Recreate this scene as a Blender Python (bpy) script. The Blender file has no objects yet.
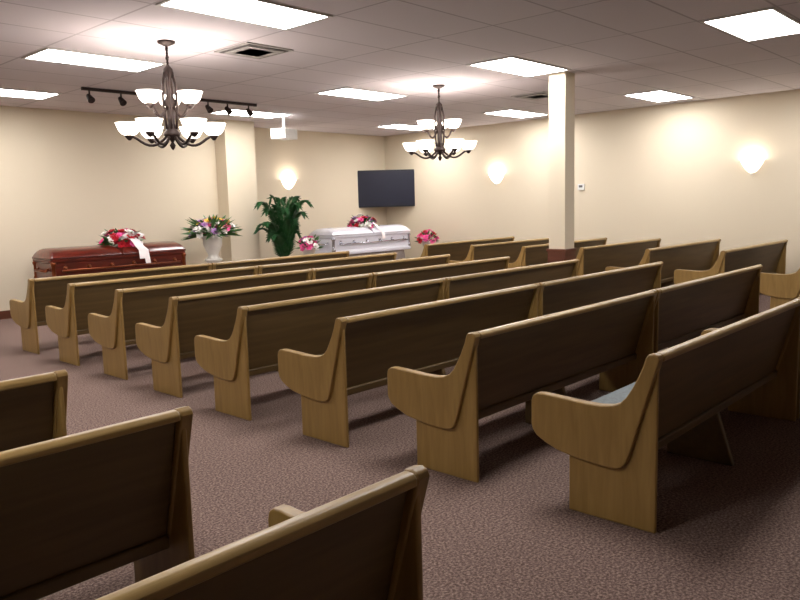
import bpy, math, random
from mathutils import Vector, Matrix
random.seed(7)
sc=bpy.context.scene
sc.view_settings.view_transform='Standard'
sc.view_settings.look='None'
sc.view_settings.exposure=0.0
COL=sc.collection

# ------------------------------------------------------------ materials
def new_mat(name):
    m=bpy.data.materials.new(name); m.use_nodes=True
    nt=m.node_tree; b=nt.nodes['Principled BSDF']
    return m,nt,b
def lin(c):
    return tuple((x/12.92 if x<=.04045 else ((x+.055)/1.055)**2.4) for x in [v/255 for v in c])+(1,)
def plain(name,rgb,rough=.5,metal=0,var=.06,scale=8,coat=0):
    m,nt,b=new_mat(name)
    c=lin(rgb)
    tc=nt.nodes.new('ShaderNodeTexCoord'); n=nt.nodes.new('ShaderNodeTexNoise'); n.inputs['Scale'].default_value=scale
    r=nt.nodes.new('ShaderNodeValToRGB')
    r.color_ramp.elements[0].color=tuple(x*(1-var) for x in c[:3])+(1,); r.color_ramp.elements[0].position=.3
    r.color_ramp.elements[1].color=tuple(min(1,x*(1+var)) for x in c[:3])+(1,); r.color_ramp.elements[1].position=.7
    nt.links.new(tc.outputs['Object'],n.inputs['Vector']); nt.links.new(n.outputs['Fac'],r.inputs['Fac'])
    nt.links.new(r.outputs['Color'],b.inputs['Base Color'])
    b.inputs['Roughness'].default_value=rough; b.inputs['Metallic'].default_value=metal
    if coat: b.inputs['Coat Weight'].default_value=coat; b.inputs['Coat Roughness'].default_value=.15
    return m
def emis(name,rgb,strength,base=(250,245,235)):
    m,nt,b=new_mat(name)
    b.inputs['Base Color'].default_value=lin(base); b.inputs['Roughness'].default_value=.4
    b.inputs['Emission Color'].default_value=lin(rgb); b.inputs['Emission Strength'].default_value=strength
    return m
def wood(name,dark,light,scale,rough=.38,coat=.15):
    m,nt,b=new_mat(name)
    tc=nt.nodes.new('ShaderNodeTexCoord'); mp=nt.nodes.new('ShaderNodeMapping'); mp.inputs['Scale'].default_value=scale
    n=nt.nodes.new('ShaderNodeTexNoise'); n.inputs['Scale'].default_value=3; n.inputs['Detail'].default_value=6; n.inputs['Distortion'].default_value=.6
    r=nt.nodes.new('ShaderNodeValToRGB'); r.color_ramp.elements[0].position=.3; r.color_ramp.elements[1].position=.72
    r.color_ramp.elements[0].color=lin(dark); r.color_ramp.elements[1].color=lin(light)
    nt.links.new(tc.outputs['Object'],mp.inputs['Vector']); nt.links.new(mp.outputs['Vector'],n.inputs['Vector'])
    nt.links.new(n.outputs['Fac'],r.inputs['Fac']); nt.links.new(r.outputs['Color'],b.inputs['Base Color'])
    b.inputs['Roughness'].default_value=rough; b.inputs['Coat Weight'].default_value=coat; b.inputs['Coat Roughness'].default_value=.3
    return m
M={}
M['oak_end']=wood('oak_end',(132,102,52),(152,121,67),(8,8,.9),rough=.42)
M['oak_shaded']=wood('oak_shaded',(82,62,31),(98,76,41),(.5,6,7),rough=.5,coat=.05)  # darker oak: shade on pew backs and supports put into the colour
M['oak_lit']=wood('oak_lit',(142,114,66),(164,135,84),(.5,6,6),rough=.35)  # lighter oak: light caught along the top rails is in the colour
M['cushion']=plain('cushion_fabric',(116,122,124),.95,scale=60,var=.12)
M['mahogany']=wood('mahogany_gloss',(64,14,7),(108,30,14),(.7,5,5),rough=.2,coat=.6)
M['maroon_trim']=plain('bronze_trim',(120,60,30),.3,.7)
M['bier']=plain('bier_drape',(70,30,22),.9)
M['white_gloss']=plain('white_casket_enamel',(226,226,238),.22,0,.02,coat=.6)
M['silver']=plain('silver_hardware',(190,190,200),.25,.9)
M['bierw']=plain('bier_drape_white',(150,140,135),.9)
M['bronze']=plain('bronze_metal',(44,30,26),.5,.4)
M['bowl']=emis('frosted_glass_lit',(255,244,232),4.0)
M['bowl_s']=emis('sconce_glass_lit',(255,244,226),3.0)
M['panel']=emis('fluorescent_diffuser',(255,252,250),25.0)
M['frame']=plain('panel_frame_white',(200,198,196),.6)
M['white']=plain('white_plastic',(225,225,222),.5)
M['black']=plain('tv_black',(12,14,24),.3)
M['screen']=plain('tv_screen',(12,15,38),.4)
M['leaf']=plain('leaf_green',(70,112,58),.5,var=.35,scale=5)
M['palm']=plain('palm_green',(36,86,42),.5,var=.4,scale=4)
M['pot']=plain('pot_dark',(70,50,38),.5)
M['f_red']=plain('petal_red',(196,24,44),.6)
M['f_pink']=plain('petal_pink',(238,96,160),.6)
M['f_white']=plain('petal_white',(244,240,236),.6)
M['f_lav']=plain('petal_lavender',(190,140,200),.6)
M['f_yel']=plain('petal_yellow',(238,206,90),.6)
M['ribbon']=plain('ribbon_satin',(236,226,226),.35)
M['urn']=plain('urn_white',(220,216,208),.45)
M['base']=wood('baseboard_wood',(84,44,30),(108,60,40),(.6,.6,5))
M['vent']=plain('vent_metal',(160,156,154),.5); M['vdark']=plain('vent_gap',(86,82,82),.8)

def wall_mat(name,rgb):
    m,nt,b=new_mat(name)
    tc=nt.nodes.new('ShaderNodeTexCoord'); n=nt.nodes.new('ShaderNodeTexNoise'); n.inputs['Scale'].default_value=90
    bp=nt.nodes.new('ShaderNodeBump'); bp.inputs['Strength'].default_value=.08
    nt.links.new(tc.outputs['Object'],n.inputs['Vector']); nt.links.new(n.outputs['Fac'],bp.inputs['Height']); nt.links.new(bp.outputs['Normal'],b.inputs['Normal'])
    b.inputs['Base Color'].default_value=lin(rgb); b.inputs['Roughness'].default_value=.75
    return m
M['wall']=wall_mat('painted_wall_cream',(217,204,181))
m,nt,b=new_mat('carpet_speckled')
tc=nt.nodes.new('ShaderNodeTexCoord')
n1=nt.nodes.new('ShaderNodeTexNoise'); n1.inputs['Scale'].default_value=75; n1.inputs['Detail'].default_value=4; n1.inputs['Roughness'].default_value=.7
r=nt.nodes.new('ShaderNodeValToRGB')
e=r.color_ramp.elements; e[0].position=.36; e[0].color=lin((78,61,56)); e[1].position=.66; e[1].color=lin((160,138,127))
e2=e.new(.5); e2.color=lin((114,94,87))
bp=nt.nodes.new('ShaderNodeBump'); bp.inputs['Strength'].default_value=.4; bp.inputs['Distance'].default_value=.01
nt.links.new(tc.outputs['Object'],n1.inputs['Vector'])
nt.links.new(n1.outputs['Fac'],r.inputs['Fac']); nt.links.new(r.outputs['Color'],b.inputs['Base Color'])
nt.links.new(n1.outputs['Fac'],bp.inputs['Height']); nt.links.new(bp.outputs['Normal'],b.inputs['Normal'])
b.inputs['Roughness'].default_value=.95; b.inputs['Specular IOR Level'].default_value=.1
M['carpet']=m
TX,TY=1.3797,0.70763; GX,GY=3.3055-(TX-1.307)/2,2.2242-(TY-.6117)/2
m,nt,b=new_mat('acoustic_ceiling_tile')
tc=nt.nodes.new('ShaderNodeTexCoord'); br=nt.nodes.new('ShaderNodeTexBrick')
mp=nt.nodes.new('ShaderNodeMapping'); mp.inputs['Location'].default_value=(-GX+20*TX,-GY+20*TY,0)
br.offset=0; br.inputs['Scale'].default_value=1; br.inputs['Brick Width'].default_value=TX; br.inputs['Row Height'].default_value=TY
br.inputs['Mortar Size'].default_value=.012; br.inputs['Mortar Smooth'].default_value=.1
br.inputs['Color1'].default_value=lin((208,200,205)); br.inputs['Color2'].default_value=lin((203,196,202)); br.inputs['Mortar'].default_value=lin((168,160,166))
nt.links.new(tc.outputs['Object'],mp.inputs['Vector']); nt.links.new(mp.outputs['Vector'],br.inputs['Vector'])
nt.links.new(br.outputs['Color'],b.inputs['Base Color']); b.inputs['Roughness'].default_value=.9
M['ceil']=m

# ------------------------------------------------------------ mesh builder
class MB:
    def __init__(s): s.v=[];s.f=[];s.m=[];s.mats=[];s.sm=[]
    def mi(s,k):
        if k not in s.mats: s.mats.append(k)
        return s.mats.index(k)
    def add(s,vs,fs,k,smooth=False,T=None):
        o=len(s.v)
        s.v+=[tuple((T@Vector(v)) if T else v) for v in vs]
        for f in fs: s.f.append([i+o for i in f]); s.m.append(s.mi(k)); s.sm.append(smooth)
    def box(s,a,b,k,T=None):
        x0,y0,z0=a;x1,y1,z1=b
        vs=[(x0,y0,z0),(x1,y0,z0),(x1,y1,z0),(x0,y1,z0),(x0,y0,z1),(x1,y0,z1),(x1,y1,z1),(x0,y1,z1)]
        s.add(vs,[(3,2,1,0),(4,5,6,7),(0,1,5,4),(1,2,6,5),(2,3,7,6),(3,0,4,7)],k,T=T)
    def prism(s,poly,x0,x1,k,T=None): # poly in (y,z), extruded along x
        n=len(poly)
        ar=sum(poly[i][0]*poly[(i+1)%n][1]-poly[(i+1)%n][0]*poly[i][1] for i in range(n))
        if ar<0: poly=poly[::-1]
        vs=[(x0,y,z) for y,z in poly]+[(x1,y,z) for y,z in poly]
        fs=[list(range(n))[::-1],list(range(n,2*n))]+[(i,(i+1)%n,(i+1)%n+n,i+n) for i in range(n)]
        s.add(vs,fs,k,T=T)
    def lathe(s,prof,k,seg=24,T=None,cap=True,a0=0,a1=2*math.pi):
        full=abs(a1-a0-2*math.pi)<1e-6; ns=seg if full else seg+1
        vs=[];fs=[]
        for r,z in prof:
            for i in range(ns):
                a=a0+(a1-a0)*i/seg; vs.append((r*math.cos(a),r*math.sin(a),z))
        for j in range(len(prof)-1):
            for i in range(seg):
                i2=(i+1)%ns
                fs.append((j*ns+i,j*ns+i2,(j+1)*ns+i2,(j+1)*ns+i))
        if cap and full:
            if prof[0][0]>1e-4: fs.append(list(range(ns))[::-1])
            if prof[-1][0]>1e-4: fs.append([(len(prof)-1)*ns+i for i in range(ns)])
        s.add(vs,fs,k,True,T)
    def tube(s,pts,rad,k,seg=8,T=None):
        pts=[Vector(p) for p in pts]; vs=[];fs=[]
        rads=rad if isinstance(rad,(list,tuple)) else [rad]*len(pts)
        for i,p in enumerate(pts):
            d=(pts[min(i+1,len(pts)-1)]-pts[max(i-1,0)]).normalized()
            up=Vector((0,0,1)) if abs(d.z)<.95 else Vector((1,0,0))
            a=d.cross(up).normalized(); b=a.cross(d)
            for j in range(seg):
                t=2*math.pi*j/seg; vs.append(tuple(p+(a*math.cos(t)+b*math.sin(t))*rads[i]))
        for i in range(len(pts)-1):
            for j in range(seg):
                j2=(j+1)%seg; fs.append((i*seg+j,i*seg+j2,(i+1)*seg+j2,(i+1)*seg+j))
        fs.append(list(range(seg))[::-1]); fs.append([(len(pts)-1)*seg+j for j in range(seg)])
        s.add(vs,fs,k,True,T)
    def loft(s,loops,k,T=None,seg=6,smooth=True):
        vs=[];n=4*(seg+1)
        for hx,hy,z,r in loops:
            r=min(r,hx*.99,hy*.99)
            for q,(sx,sy) in enumerate([(1,1),(-1,1),(-1,-1),(1,-1)]):
                for i in range(seg+1):
                    a=math.pi/2*(q+i/seg)
                    vs.append((sx*(hx-r)+r*math.cos(a),sy*(hy-r)+r*math.sin(a),z))
        fs=[(j*n+i,j*n+(i+1)%n,(j+1)*n+(i+1)%n,(j+1)*n+i) for j in range(len(loops)-1) for i in range(n)]
        fs.append(list(range(n))[::-1]); fs.append([(len(loops)-1)*n+i for i in range(n)])
        s.add(vs,fs,k,smooth,T)
    def mesh(s,name):
        me=bpy.data.meshes.new(name); me.from_pydata(s.v,[],s.f)
        for k in s.mats: me.materials.append(M[k])
        for i,p in enumerate(me.polygons): p.material_index=s.m[i]; p.use_smooth=s.sm[i]
        me.update(); return me
def put(me,name,loc=(0,0,0),rz=0,parent=None,bevel=0):
    o=bpy.data.objects.new(name,me); COL.objects.link(o); o.location=loc; o.rotation_euler=(0,0,rz)
    if parent: o.parent=parent
    if bevel:
        b=o.modifiers.new('bevel','BEVEL'); b.width=bevel; b.segments=3; b.limit_method='ANGLE'; b.angle_limit=math.radians(40)
    return o
def empty(name,loc=(0,0,0)):
    e=bpy.data.objects.new(name,None); COL.objects.link(e); e.location=loc; return e

# ------------------------------------------------------------ room shell
HC=3.295; XL,XR=-4.6,13.4; YB,YF,YR=-3.6,12.4,12.85
XS=8.3
def boxobj0(name,a,b,k):
    mb=MB(); mb.box(a,b,k); return put(mb.mesh(name),name)
boxobj0('floor',(XL,YB,-.1),(XR,YR,0),'carpet')
boxobj0('ceiling',(XL,YB,HC),(XR,YR,HC+.1),'ceil')
boxobj0('wall_right',(XR,YB,0),(XR+.12,YR+.12,HC),'wall')
boxobj0('wall_left',(XL-.12,YB,0),(XL,YR+.12,HC),'wall')
boxobj0('wall_front',(XL,YF,0),(XS,YF+.57,HC),'wall')
boxobj0('wall_front_recess',(XS,YR,0),(XR,YR+.12,HC),'wall')
boxobj0('wall_back',(XL,YB-.12,0),(XR,YB,HC),'wall')
boxobj0('wall_pilaster',(8.22,12.05,0),(8.9,YR,HC),'wall')
boxobj0('wall_pilaster_return',(8.9,12.45,0),(9.12,YR,HC),'wall')
boxobj0('baseboard_front',(XL,YF-.018,0),(8.22,YF,.13),'base')
boxobj0('baseboard_recess',(9.12,YR-.018,0),(XR,YR,.13),'base')
boxobj0('baseboard_right',(XR-.018,YB,0),(XR,YR,.13),'base')
boxobj0('baseboard_left',(XL,YB,0),(XL+.018,YF,.13),'base')
boxobj0('baseboard_back',(XL,YB,0),(XR,YB+.018,.13),'base')
boxobj0('baseboard_pilaster',(8.20,12.03,0),(8.92,12.05,.13),'base')
mb=MB(); cx,cy=8.97,5.28
mb.box((-.125,-.125,0),(.125,.125,HC),'wall'); mb.box((-.138,-.138,0),(.138,.138,.92),'base'); mb.box((-.15,-.15,.92),(.15,.15,.96),'base')
mb.box((-.15,-.15,0),(.15,.15,.12),'base')
put(mb.mesh('column'),'support_column',(cx,cy,0),bevel=.004)

# ------------------------------------------------------------ ceiling light panels
mbp=MB()
hx,hy=TX/2-.02,TY/2-.02
mbp.box((-hx,-hy,-.012),(hx,-hy+.03,0),'frame'); mbp.box((-hx,hy-.03,-.012),(hx,hy,0),'frame')
mbp.box((-hx,-hy+.03,-.012),(-hx+.03,hy-.03,0),'frame'); mbp.box((hx-.03,-hy+.03,-.012),(hx,hy-.03,0),'frame')
mbp.box((-hx+.03,-hy+.03,-.007),(hx-.03,hy-.03,-.001),'panel')
pm=mbp.mesh('ceiling_light_panel')
LIT=[(i,j) for i in range(0,3) for j in range(4)]+[(-1,0),(-1,1),(-1,2),(-1,3)]  # leftmost column is out of view, added to brighten the pew ends
for i,j in LIT:
    put(pm,'ceiling_light_panel',(GX+TX/2+i*3*TX,GY+TY/2+j*4*TY,HC))

def vent(x,y):
    mb=MB(); mb.box((-.30,-.30,-.012),(.30,.30,0),'vent')
    for r in (.26,.19,.12):
        mb.box((-r,-r,-.018),(r,r,-.012-.002*(.3-r)),'vdark')
        rr=r-.035; mb.box((-rr,-rr,-.024),(rr,rr,-.016),'vent')
    put(mb.mesh('ceiling_vent'),'ceiling_vent',(x,y,HC))
vent(4.97,6.66); vent(10.45,6.6)

# ------------------------------------------------------------ pews
UP=[(-.015,.865),(-.008,.882),(.012,.89),(.038,.885),(.052,.868),(.066,.82),(.090,.765),(.118,.71),(.148,.66),(.18,.628),(.225,.608),(.29,.598),(.38,.597),(.50,.603),(.62,.608),(.655,.604),(.677,.588),(.685,.56),
    (.685,.43),(.678,.405),(.655,.375),(.60,.345),(.53,.318),(.43,.300),(.33,.290),(.24,.287),(.195,.290),(.165,.303),(.145,.33),(.125,.385)]
PED=[(0,0),(.47,0),(.47,.34),(.2,.36),(.12,.5),(.02,.86),(0,.86)]
def pew_mesh(L):
    mb=MB(); th=.055
    for x0,x1,xi0,xi1 in ((0,th,.024,th-.008),(L-th,L,L-th+.008,L-.024)):
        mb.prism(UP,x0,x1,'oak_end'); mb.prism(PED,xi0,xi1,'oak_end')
    mb.prism([(.012,.865),(.032,.868),(.175,.33),(.152,.325)],th,L-th,'oak_shaded')
    mb.prism([(-.016,.848),(-.017,.872),(-.002,.886),(.028,.887),(.046,.872),(.046,.848)],th,L-th,'oak_lit')
    mb.prism([(.13,.31),(.125,.36),(.165,.37),(.175,.31)],th,L-th,'oak_shaded')
    mb.prism([(.15,.375),(.15,.405),(.585,.43),(.60,.42),(.60,.375),(.57,.372)],th,L-th,'oak_lit')
    mb.prism([(.16,.407),(.15,.44),(.18,.462),(.56,.482),(.59,.468),(.59,.434)],th+.01,L-th-.01,'cushion')
    nsup=max(1,int(L/1.3)-1)
    for i in range(nsup):
        x=L*(i+1)/(nsup+1); mb.prism([(.03,0),(.44,0),(.44,.37),(.15,.37)],x-.02,x+.02,'oak_shaded')
    return mb.mesh('church_pew')
Y0,SP=1.43,1.0594
mA=pew_mesh(2.42);mBb=pew_mesh(2.60);mC=pew_mesh(2.85);mD=pew_mesh(5.2)
DX=[0,-.01,-.05,-.08,-.04,0,0,0]
for i in range(8):
    y=Y0+i*SP; dx=DX[i]
    put(mA,'church_pew',(3.28+dx,y,0),bevel=.008)
    put(mBb,'church_pew',(3.28+dx+2.435,y,0),bevel=.008)
    put(mC,'church_pew',(10.25,y,0),bevel=.008)
for i,(x,y) in enumerate([(1.50,1.31),(1.43,2.41),(1.42,3.47),(1.40,4.58),(1.40,5.67),(1.40,6.76)]):
    put(mD,'church_pew',(x-5.2,y,0),bevel=.008)

# ------------------------------------------------------------ chandeliers
def chandelier_mesh(name):
    mb=MB()
    mb.lathe([(.0,0),(.09,0),(.085,-.02),(.03,-.045),(.012,-.05)][::-1],'bronze')
    mb.tube([(0,0,-.04),(0,0,-.30)],.009,'bronze')
    for k in range(5):
        z=-.07-.045*k
        T=Matrix.Translation((0,0,z))@Matrix.Rotation(math.pi/2*(k%2),4,'Z')
        mb.tube([(.016*math.cos(a),0,.028*math.sin(a)) for a in [j*math.pi/4 for j in range(9)]],.005,'bronze',6,T)
    mb.lathe([(0,-1.07),(.018,-1.05),(.03,-1.02),(.012,-.99),(.03,-.96),(.075,-.93),(.085,-.90),(.05,-.86),(.035,-.80),(.035,-.66),(.06,-.62),(.06,-.58),(.035,-.54),(.03,-.36),(.05,-.32),(.045,-.27),(.02,-.24),(0,-.23)],'bronze')
    for a in range(6):
        T=Matrix.Rotation(a*math.pi/3,4,'Z')
        mb.tube([(.045,0,-.30),(.075,0,-.44),(.075,0,-.66),(.055,0,-.86)],.012,'bronze',6,T)
    def arm(ang,R,z0,zb,sc):
        T=Matrix.Rotation(ang,4,'Z')
        pts=[]
        for j in range(11):
            t=j/10; pts.append((.04+(R-.04)*t,0,z0-.10*math.sin(math.pi*min(1,t*1.15))+ (zb-z0-.02)*t**3))
        mb.tube(pts,.014,'bronze',8,T)
        T2=T@Matrix.Translation((R,0,zb))
        mb.lathe([(.012,-.05),(.03,-.03),(.045,-.012),(.04,0)],'bronze',16,T2)
        b=[(.035,-.005),(.075,.012),(.105,.045),(.122,.085),(.135,.125),(.142,.13),(.13,.122),(.115,.085),(.097,.05),(.06,.022),(.0,.012)]
        mb.lathe([(r*sc,z*sc) for r,z in b],'bowl',24,T2,cap=False)
        return (T2@Vector((0,0,.14)))
    L=[]
    for a in range(6): L.append(arm(math.radians(a*60+30),.41,-.92,-.92,.92))
    for a in range(3): L.append(arm(math.radians(a*120+60),.225,-.64,-.62,.9))
    return mb.mesh(name),L
cm,cl=chandelier_mesh('chandelier')
def point(name,loc,e,col=(1,.9,.84),r=.05,parent=None):
    l=bpy.data.lights.new(name,'POINT'); l.energy=e; l.color=col; l.shadow_soft_size=r
    o=bpy.data.objects.new(name,l); COL.objects.link(o); o.location=loc
    if parent: o.parent=parent
    return o
for x,y,rz in ((4.05,6.86,0),(8.38,6.93,-.35)):
    e=empty('chandelier',(x,y,HC)); e.rotation_euler=(0,0,rz); put(cm,'chandelier_frame',parent=e)
    for q in cl: point('bulb',q,4.5,parent=e,r=.07)

# ------------------------------------------------------------ sconces
def sconce(loc,rz):
    e=empty('wall_sconce',loc); e.rotation_euler=(0,0,rz)
    mb=MB()
    mb.lathe([(.02,-.115),(.06,-.10),(.10,-.06),(.13,-.02),(.16,.03),(.185,.085),(.19,.09),(.175,.085),(.15,.03),(.11,-.03),(.0,-.07)],'bowl_s',24,cap=False,a0=math.pi,a1=2*math.pi)
    mb.lathe([(.0,-.15),(.02,-.14),(.025,-.115),(.0,-.11)],'white',12,T=Matrix.Translation((0,-.03,0)))
    mb.box((-.05,-.012,-.1),(.05,-.001,.06),'white')
    put(mb.mesh('sconce_bowl'),'sconce_bowl',parent=e)
    point('bulb',(0,-.10,.09),6,parent=e,r=.05,col=(1,.93,.86))
sconce((XR,9.48,2.13),-math.pi/2); sconce((XR,4.22,2.11),-math.pi/2); sconce((10.32,YR,2.13),0)
mb=MB(); mb.box((-.03,-.07,-.06),(0,.07,.06),'white'); mb.box((-.034,-.04,-.01),(-.03,.04,.035),'vdark')
put(mb.mesh('thermostat'),'thermostat',(XR,7.44,1.87),bevel=.006)

# ------------------------------------------------------------ TV across the corner
mb=MB(); w,h=.79,.44
mb.box((-w,-.04,-h),(w,.02,h),'black'); mb.box((-w+.03,-.043,-h+.04),(w-.03,-.04,h-.03),'screen')
mb.box((-.2,.02,-.15),(.2,.09,.15),'black'); mb.tube([(0,.09,0),(0,.52,0)],.03,'black')
mb.box((-.12,.52,-.12),(.12,.54,.12),'black')
put(mb.mesh('wall_television'),'wall_television',(12.98,12.37,2.01),-math.pi/4,bevel=.004)

# ------------------------------------------------------------ projector
mb=MB(); mb.tube([(0,0,0),(0,0,-.24)],.025,'white'); mb.lathe([(.02,-.03),(.08,-.01),(.08,0)],'white')
mb.box((-.2,-.16,-.42),(.2,.16,-.24),'white'); mb.lathe([(.05,0),(.05,.03),(.035,.03),(.03,.01)],'vdark',16,T=Matrix.Translation((.08,.16,-.32))@Matrix.Rotation(-math.pi/2,4,'X'))
put(mb.mesh('ceiling_projector'),'ceiling_projector',(8.80,11.0,HC),.3,bevel=.012)

# ------------------------------------------------------------ track light
mb=MB()
mb.box((0,-.02,-.04),(2.85,.02,0),'bronze')
for x in (.1,.55,1.95,2.3,2.7):
    mb.tube([(x,0,-.04),(x,0,-.11)],.012,'bronze')
    T=Matrix.Translation((x,0,-.13))@Matrix.Rotation(math.radians(-50),4,'X')@Matrix.Scale(.85,4)
    mb.lathe([(.0,.07),(.03,.065),(.04,.03),(.055,-.07),(.058,-.08),(.045,-.075),(0,-.05)],'bronze',16,T)
put(mb.mesh('track_light'),'track_light',(4.6,10.0,HC))

# ------------------------------------------------------------ flowers helper
def blossom(mb,p,n,r,k):
    n=Vector(n).normalized(); q=n.to_track_quat('Z','Y').to_matrix().to_4x4()
    T=Matrix.Translation(p)@q@Matrix.Rotation(random.random()*6,4,'Z')
    for ring,(cnt,tilt,rr) in enumerate([(6,.35,r),(5,.8,r*.75),(3,1.15,r*.5)]):
        for i in range(cnt):
            R=Matrix.Rotation(2*math.pi*i/cnt+ring*.5,4,'Z')@Matrix.Rotation(-tilt,4,'Y')
            w=rr*.42
            vs=[(0,0,0),(rr*.5,-w,.08*rr),(rr*.95,-w*.6,.1*rr),(rr*1.05,0,.02*rr),(rr*.95,w*.6,.1*rr),(rr*.5,w,.08*rr)]
            mb.add(vs,[(0,1,2,3,4,5)],k,False,T@R)
def leaf(mb,p,d,l,w,k='leaf'):
    d=Vector(d).normalized(); q=d.to_track_quat('X','Z').to_matrix().to_4x4()
    T=Matrix.Translation(p)@q@Matrix.Rotation(random.uniform(-.6,.6),4,'X')
    vs=[(0,0,0),(l*.3,-w,.02),(l*.7,-w*.8,0),(l,0,-.05*l),(l*.7,w*.8,0),(l*.3,w,.02),(l*.5,0,-.01)]
    mb.add(vs,[(0,1,6),(1,2,6),(2,3,6),(3,4,6),(4,5,6),(5,0,6)],k,False,T)
def spray(mb,c,rad,n,cols,rb,nl,ll=.18):
    c=Vector(c)
    for i in range(nl):
        a=random.random()*2*math.pi; e=random.uniform(-.15,1.0)
        d=Vector((math.cos(a)*math.cos(e),math.sin(a)*math.cos(e),math.sin(e)))
        p=c+Vector((d.x*rad[0],d.y*rad[1],max(0,d.z)*rad[2]))*.65
        leaf(mb,p,Vector((d.x*rad[0],d.y*rad[1],d.z*rad[2]+.05)),ll*random.uniform(.7,1.2),.03)
    for i in range(n):
        a=random.random()*2*math.pi; e=math.asin(random.uniform(0,1))
        d=Vector((math.cos(a)*math.cos(e),math.sin(a)*math.cos(e),math.sin(e)))
        p=c+Vector((d.x*rad[0],d.y*rad[1],d.z*rad[2]))*random.uniform(.75,1.05)
        blossom(mb,p,(d.x/rad[0],d.y/rad[1],d.z/rad[2]+1),rb*random.uniform(.8,1.2),random.choice(cols))
def ribbon(mb,pts,w,k='ribbon'):
    vs=[];fs=[]
    for i,p in enumerate(pts):
        vs+= [(p[0]-w/2,p[1],p[2]),(p[0]+w/2,p[1]+.004,p[2])]
    for i in range(len(pts)-1): fs.append((2*i,2*i+1,2*i+3,2*i+2))
    mb.add(vs,fs,k,True)

# ------------------------------------------------------------ caskets
def casket(name,loc,L,W,body,trim,bier,z0=.56):
    e=empty(name,loc); hx,hy=L/2,W/2
    mb=MB()
    mb.loft([(hx*.99,hy*.98,z0,.05),(hx,hy,z0+.01,.05),(hx,hy,z0+.05,.05),(hx*.975,hy*.94,z0+.07,.05),(hx*.965,hy*.91,z0+.10,.05),
             (hx*.965,hy*.91,z0+.34,.05),(hx*.975,hy*.95,z0+.36,.05),(hx*.99,hy*.985,z0+.375,.05),(hx*.99,hy*.985,z0+.40,.05),(hx*.97,hy*.95,z0+.405,.05)],body,smooth=False)
    for sx in (-1,1):
        T=Matrix.Translation((sx*(hx*.4975),0,0))
        h2=hx*.4925
        mb.loft([(h2,hy*.985,z0+.407,.03),(h2,hy*.985,z0+.43,.03),(h2*.985,hy*.95,z0+.445,.03),(h2*.97,hy*.88,z0+.475,.04),(h2*.94,hy*.74,z0+.515,.05),(h2*.90,hy*.55,z0+.545,.05),(h2*.86,hy*.34,z0+.562,.05),(h2*.8,hy*.15,z0+.568,.04)],body,T=T)
    for sx in (-1,1):
        for sy in (-1,1):
            mb.lathe([(.035,z0+.07),(.045,z0+.10),(.03,z0+.14),(.03,z0+.30),(.045,z0+.34),(.035,z0+.365)],trim,14,T=Matrix.Translation((sx*hx*.955,sy*hy*.90,0)))
    put(mb.mesh('casket_shell'),'casket_shell',parent=e)
    mb=MB()
    for sy in (-1,1):
        y=sy*(hy*.91+.06)
        mb.tube([(-hx*.86,y,z0+.23),(hx*.86,y,z0+.23)],.016,trim)
        for i in range(6):
            x=-hx*.8+i*hx*.32
            mb.tube([(x,sy*hy*.9,z0+.27),(x,y,z0+.25),(x,y,z0+.215)],.012,trim)
            mb.lathe([(.035,-.004),(.03,.012),(0,.016)],trim,12,T=Matrix.Translation((x,sy*hy*.91,z0+.27))@Matrix.Rotation(sy*-math.pi/2,4,'X'))
    for sx in (-1,1):
        x=sx*(hx*.965+.05)
        mb.tube([(x,-hy*.6,z0+.23),(x,hy*.6,z0+.23)],.016,trim)
        for s2 in (-1,1): mb.tube([(sx*hx*.96,s2*hy*.5,z0+.27),(x,s2*hy*.5,z0+.24)],.012,trim)
    put(mb.mesh('casket_handles'),'casket_handles',parent=e)
    mb=MB()
    n=96;vs=[]
    for lay,(zz,amp,g) in enumerate([(z0-.002,.004,.86),(z0-.06,.006,.87),(.0,.02,.90)]):
        for i in range(n):
            a=2*math.pi*i/n; ca,sa=math.cos(a),math.sin(a)
            s=max(abs(ca)/(hx*g),abs(sa)/(hy*g)); x,y=ca/s,sa/s
            k=1+ (amp/.4)*math.cos(i*math.pi)
            vs.append((x*k,y*k,zz))
    fs=[(j*n+i,j*n+(i+1)%n,(j+1)*n+(i+1)%n,(j+1)*n+i) for j in range(2) for i in range(n)]; fs.append(list(range(n)))
    mb.add(vs,fs,bier); put(mb.mesh('bier_skirt'),'bier_skirt',parent=e)
    return e
c1=casket('mahogany_casket',(5.66,11.66,0),2.30,.74,'mahogany','maroon_trim','bier',.53)
c2=casket('white_casket',(11.47,11.78,0),2.44,.78,'white_gloss','silver','bierw',.60)
mb=MB(); spray(mb,(0,0,0),(.36,.24,.24),60,['f_red','f_red','f_red','f_white','f_pink'],.075,40)
ribbon(mb,[(.1,-.18,.12),(.14,-.26,.08),(.18,-.31,-.02),(.21,-.39,-.08),(.23,-.41,-.3)],.09)
ribbon(mb,[(.0,-.18,.12),(.06,-.26,.1),(.12,-.31,-.02),(.13,-.39,-.08),(.13,-.41,-.22)],.09)
for s in (-1,1):
    ribbon(mb,[(.08,-.2,.14),(.08+s*.08,-.24,.20),(.08+s*.16,-.26,.17),(.08+s*.12,-.27,.12),(.08,-.24,.12)],.07)
put(mb.mesh('red_rose_casket_spray'),'red_rose_casket_spray',(5.82,11.64,1.08))
mb=MB(); spray(mb,(0,0,0),(.34,.24,.24),60,['f_pink','f_pink','f_white','f_lav','f_red'],.075,40)
ribbon(mb,[(.1,-.18,.1),(.14,-.26,.05),(.18,-.33,-.04),(.2,-.42,-.12),(.21,-.44,-.26)],.09)
put(mb.mesh('pink_casket_spray'),'pink_casket_spray',(11.5,11.76,1.15))

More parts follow.
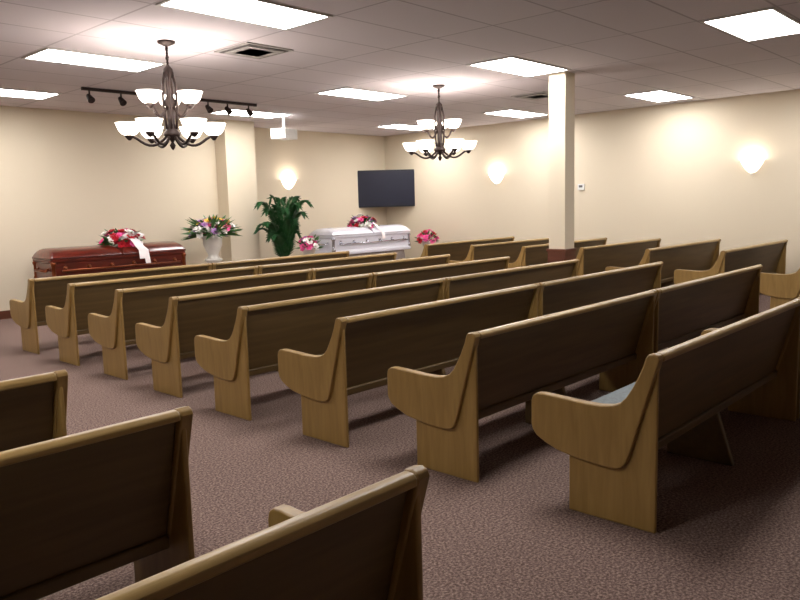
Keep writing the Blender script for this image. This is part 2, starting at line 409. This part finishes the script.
e=empty('flower_urn_arrangement',(7.62,11.75,0))
mb=MB()
mb.lathe([(.16,0),(.16,.04),(.11,.07),(.10,.1),(.10,.62),(.12,.66),(.16,.69),(.16,.72)],'urn')
mb.lathe([(.12,.72),(.12,.74),(.09,.78),(.10,.82),(.14,.90),(.17,.98),(.17,1.06),(.19,1.13),(.175,1.13),(.15,1.06),(.0,1.04)],'urn',cap=False)
put(mb.mesh('urn_pedestal'),'urn_pedestal',parent=e)
mb=MB(); spray(mb,(0,0,1.16),(.46,.32,.30),70,['f_white','f_white','f_yel','f_pink','f_white','f_lav'],.07,90,.28)
for i in range(26):
    a=random.random()*6.28; leaf(mb,(0,0,1.16),(math.cos(a),math.sin(a),random.uniform(-.15,.35)),.58,.03)
mb.v=[(x,min(y,.58),z) for x,y,z in mb.v]
put(mb.mesh('urn_flowers'),'urn_flowers',parent=e)

e=empty('potted_palm',(9.16,11.6,0))
mb=MB(); mb.lathe([(.15,0),(.2,.3),(.22,.34),(.2,.34),(.17,.3),(0,.29)],'pot',cap=False); put(mb.mesh('palm_pot'),'palm_pot',parent=e)
mb=MB()
for f in range(26):
    a=f*2.4; out=random.uniform(.25,.72); pts=[]
    top=random.uniform(.75,1.55)
    oy=.75 if math.sin(a)>0 else .8
    for j in range(15):
        t=j/14
        r=out*(t**1.25); z=.3+top*math.sin(t*math.pi*.60)*1.0
        pts.append(Vector((r*math.cos(a),r*math.sin(a)*oy,z)))
    mb.tube(pts,[.009*(1-.7*j/14) for j in range(15)],'palm',5)
    for j in range(4,15):
        d=(pts[j]-pts[j-1]).normalized(); side=d.cross(Vector((0,0,1))).normalized()
        for s in (-1,1):
            for q in (0,.33,.66):
                p=pts[j-1].lerp(pts[j],q)
                leaf(mb,p,side*s*.8+d*1.0+Vector((0,0,-.3)),.24*(1-.04*(j-4)),.014,'palm')
mb.v=[(x,min(y,.42),z) for x,y,z in mb.v]
put(mb.mesh('palm_fronds'),'palm_fronds',parent=e)

def stand(name,loc,h,cols,r):
    e=empty(name,loc); mb=MB()
    mb.lathe([(.14,0),(.14,.02),(.02,.04),(.018,h-.22),(.1,h-.2),(.13,h-.08),(.12,h-.08),(.0,h-.15)],'urn',cap=False)
    put(mb.mesh('stand'),'basket_stand',parent=e)
    mb=MB(); spray(mb,(0,0,h-.1),(r,r,r*1.1),40,cols,.06,26,.16); put(mb.mesh('blooms'),'blooms',parent=e)
stand('pink_flower_basket',(8.70,10.32,0),.97,['f_pink','f_white','f_lav','f_pink'],.19)
stand('pink_flower_basket',(12.85,11.05,0),.86,['f_pink','f_pink','f_pink','f_red'],.23)

# ------------------------------------------------------------ world + camera
w=bpy.data.worlds.new('World'); sc.world=w; w.use_nodes=True
w.node_tree.nodes['Background'].inputs['Color'].default_value=(.5,.5,.55,1); w.node_tree.nodes['Background'].inputs['Strength'].default_value=.05
f,yaw,pit,roll,H=737.69,.7494,.1284,-.0270,1.6161
F=Vector((math.cos(yaw)*math.cos(pit),math.sin(yaw)*math.cos(pit),-math.sin(pit)))
R0=Vector((math.sin(yaw),-math.cos(yaw),0)); U0=R0.cross(F)
R=R0*math.cos(roll)+U0*math.sin(roll); U=R.cross(F)
cam=bpy.data.cameras.new('camera'); co=bpy.data.objects.new('camera',cam); COL.objects.link(co)
mw=Matrix((R,U,-F)).transposed().to_4x4(); mw.translation=(0,0,H); co.matrix_world=mw
cam.sensor_width=36; cam.lens=f/800*36; cam.clip_start=.05
sc.camera=co
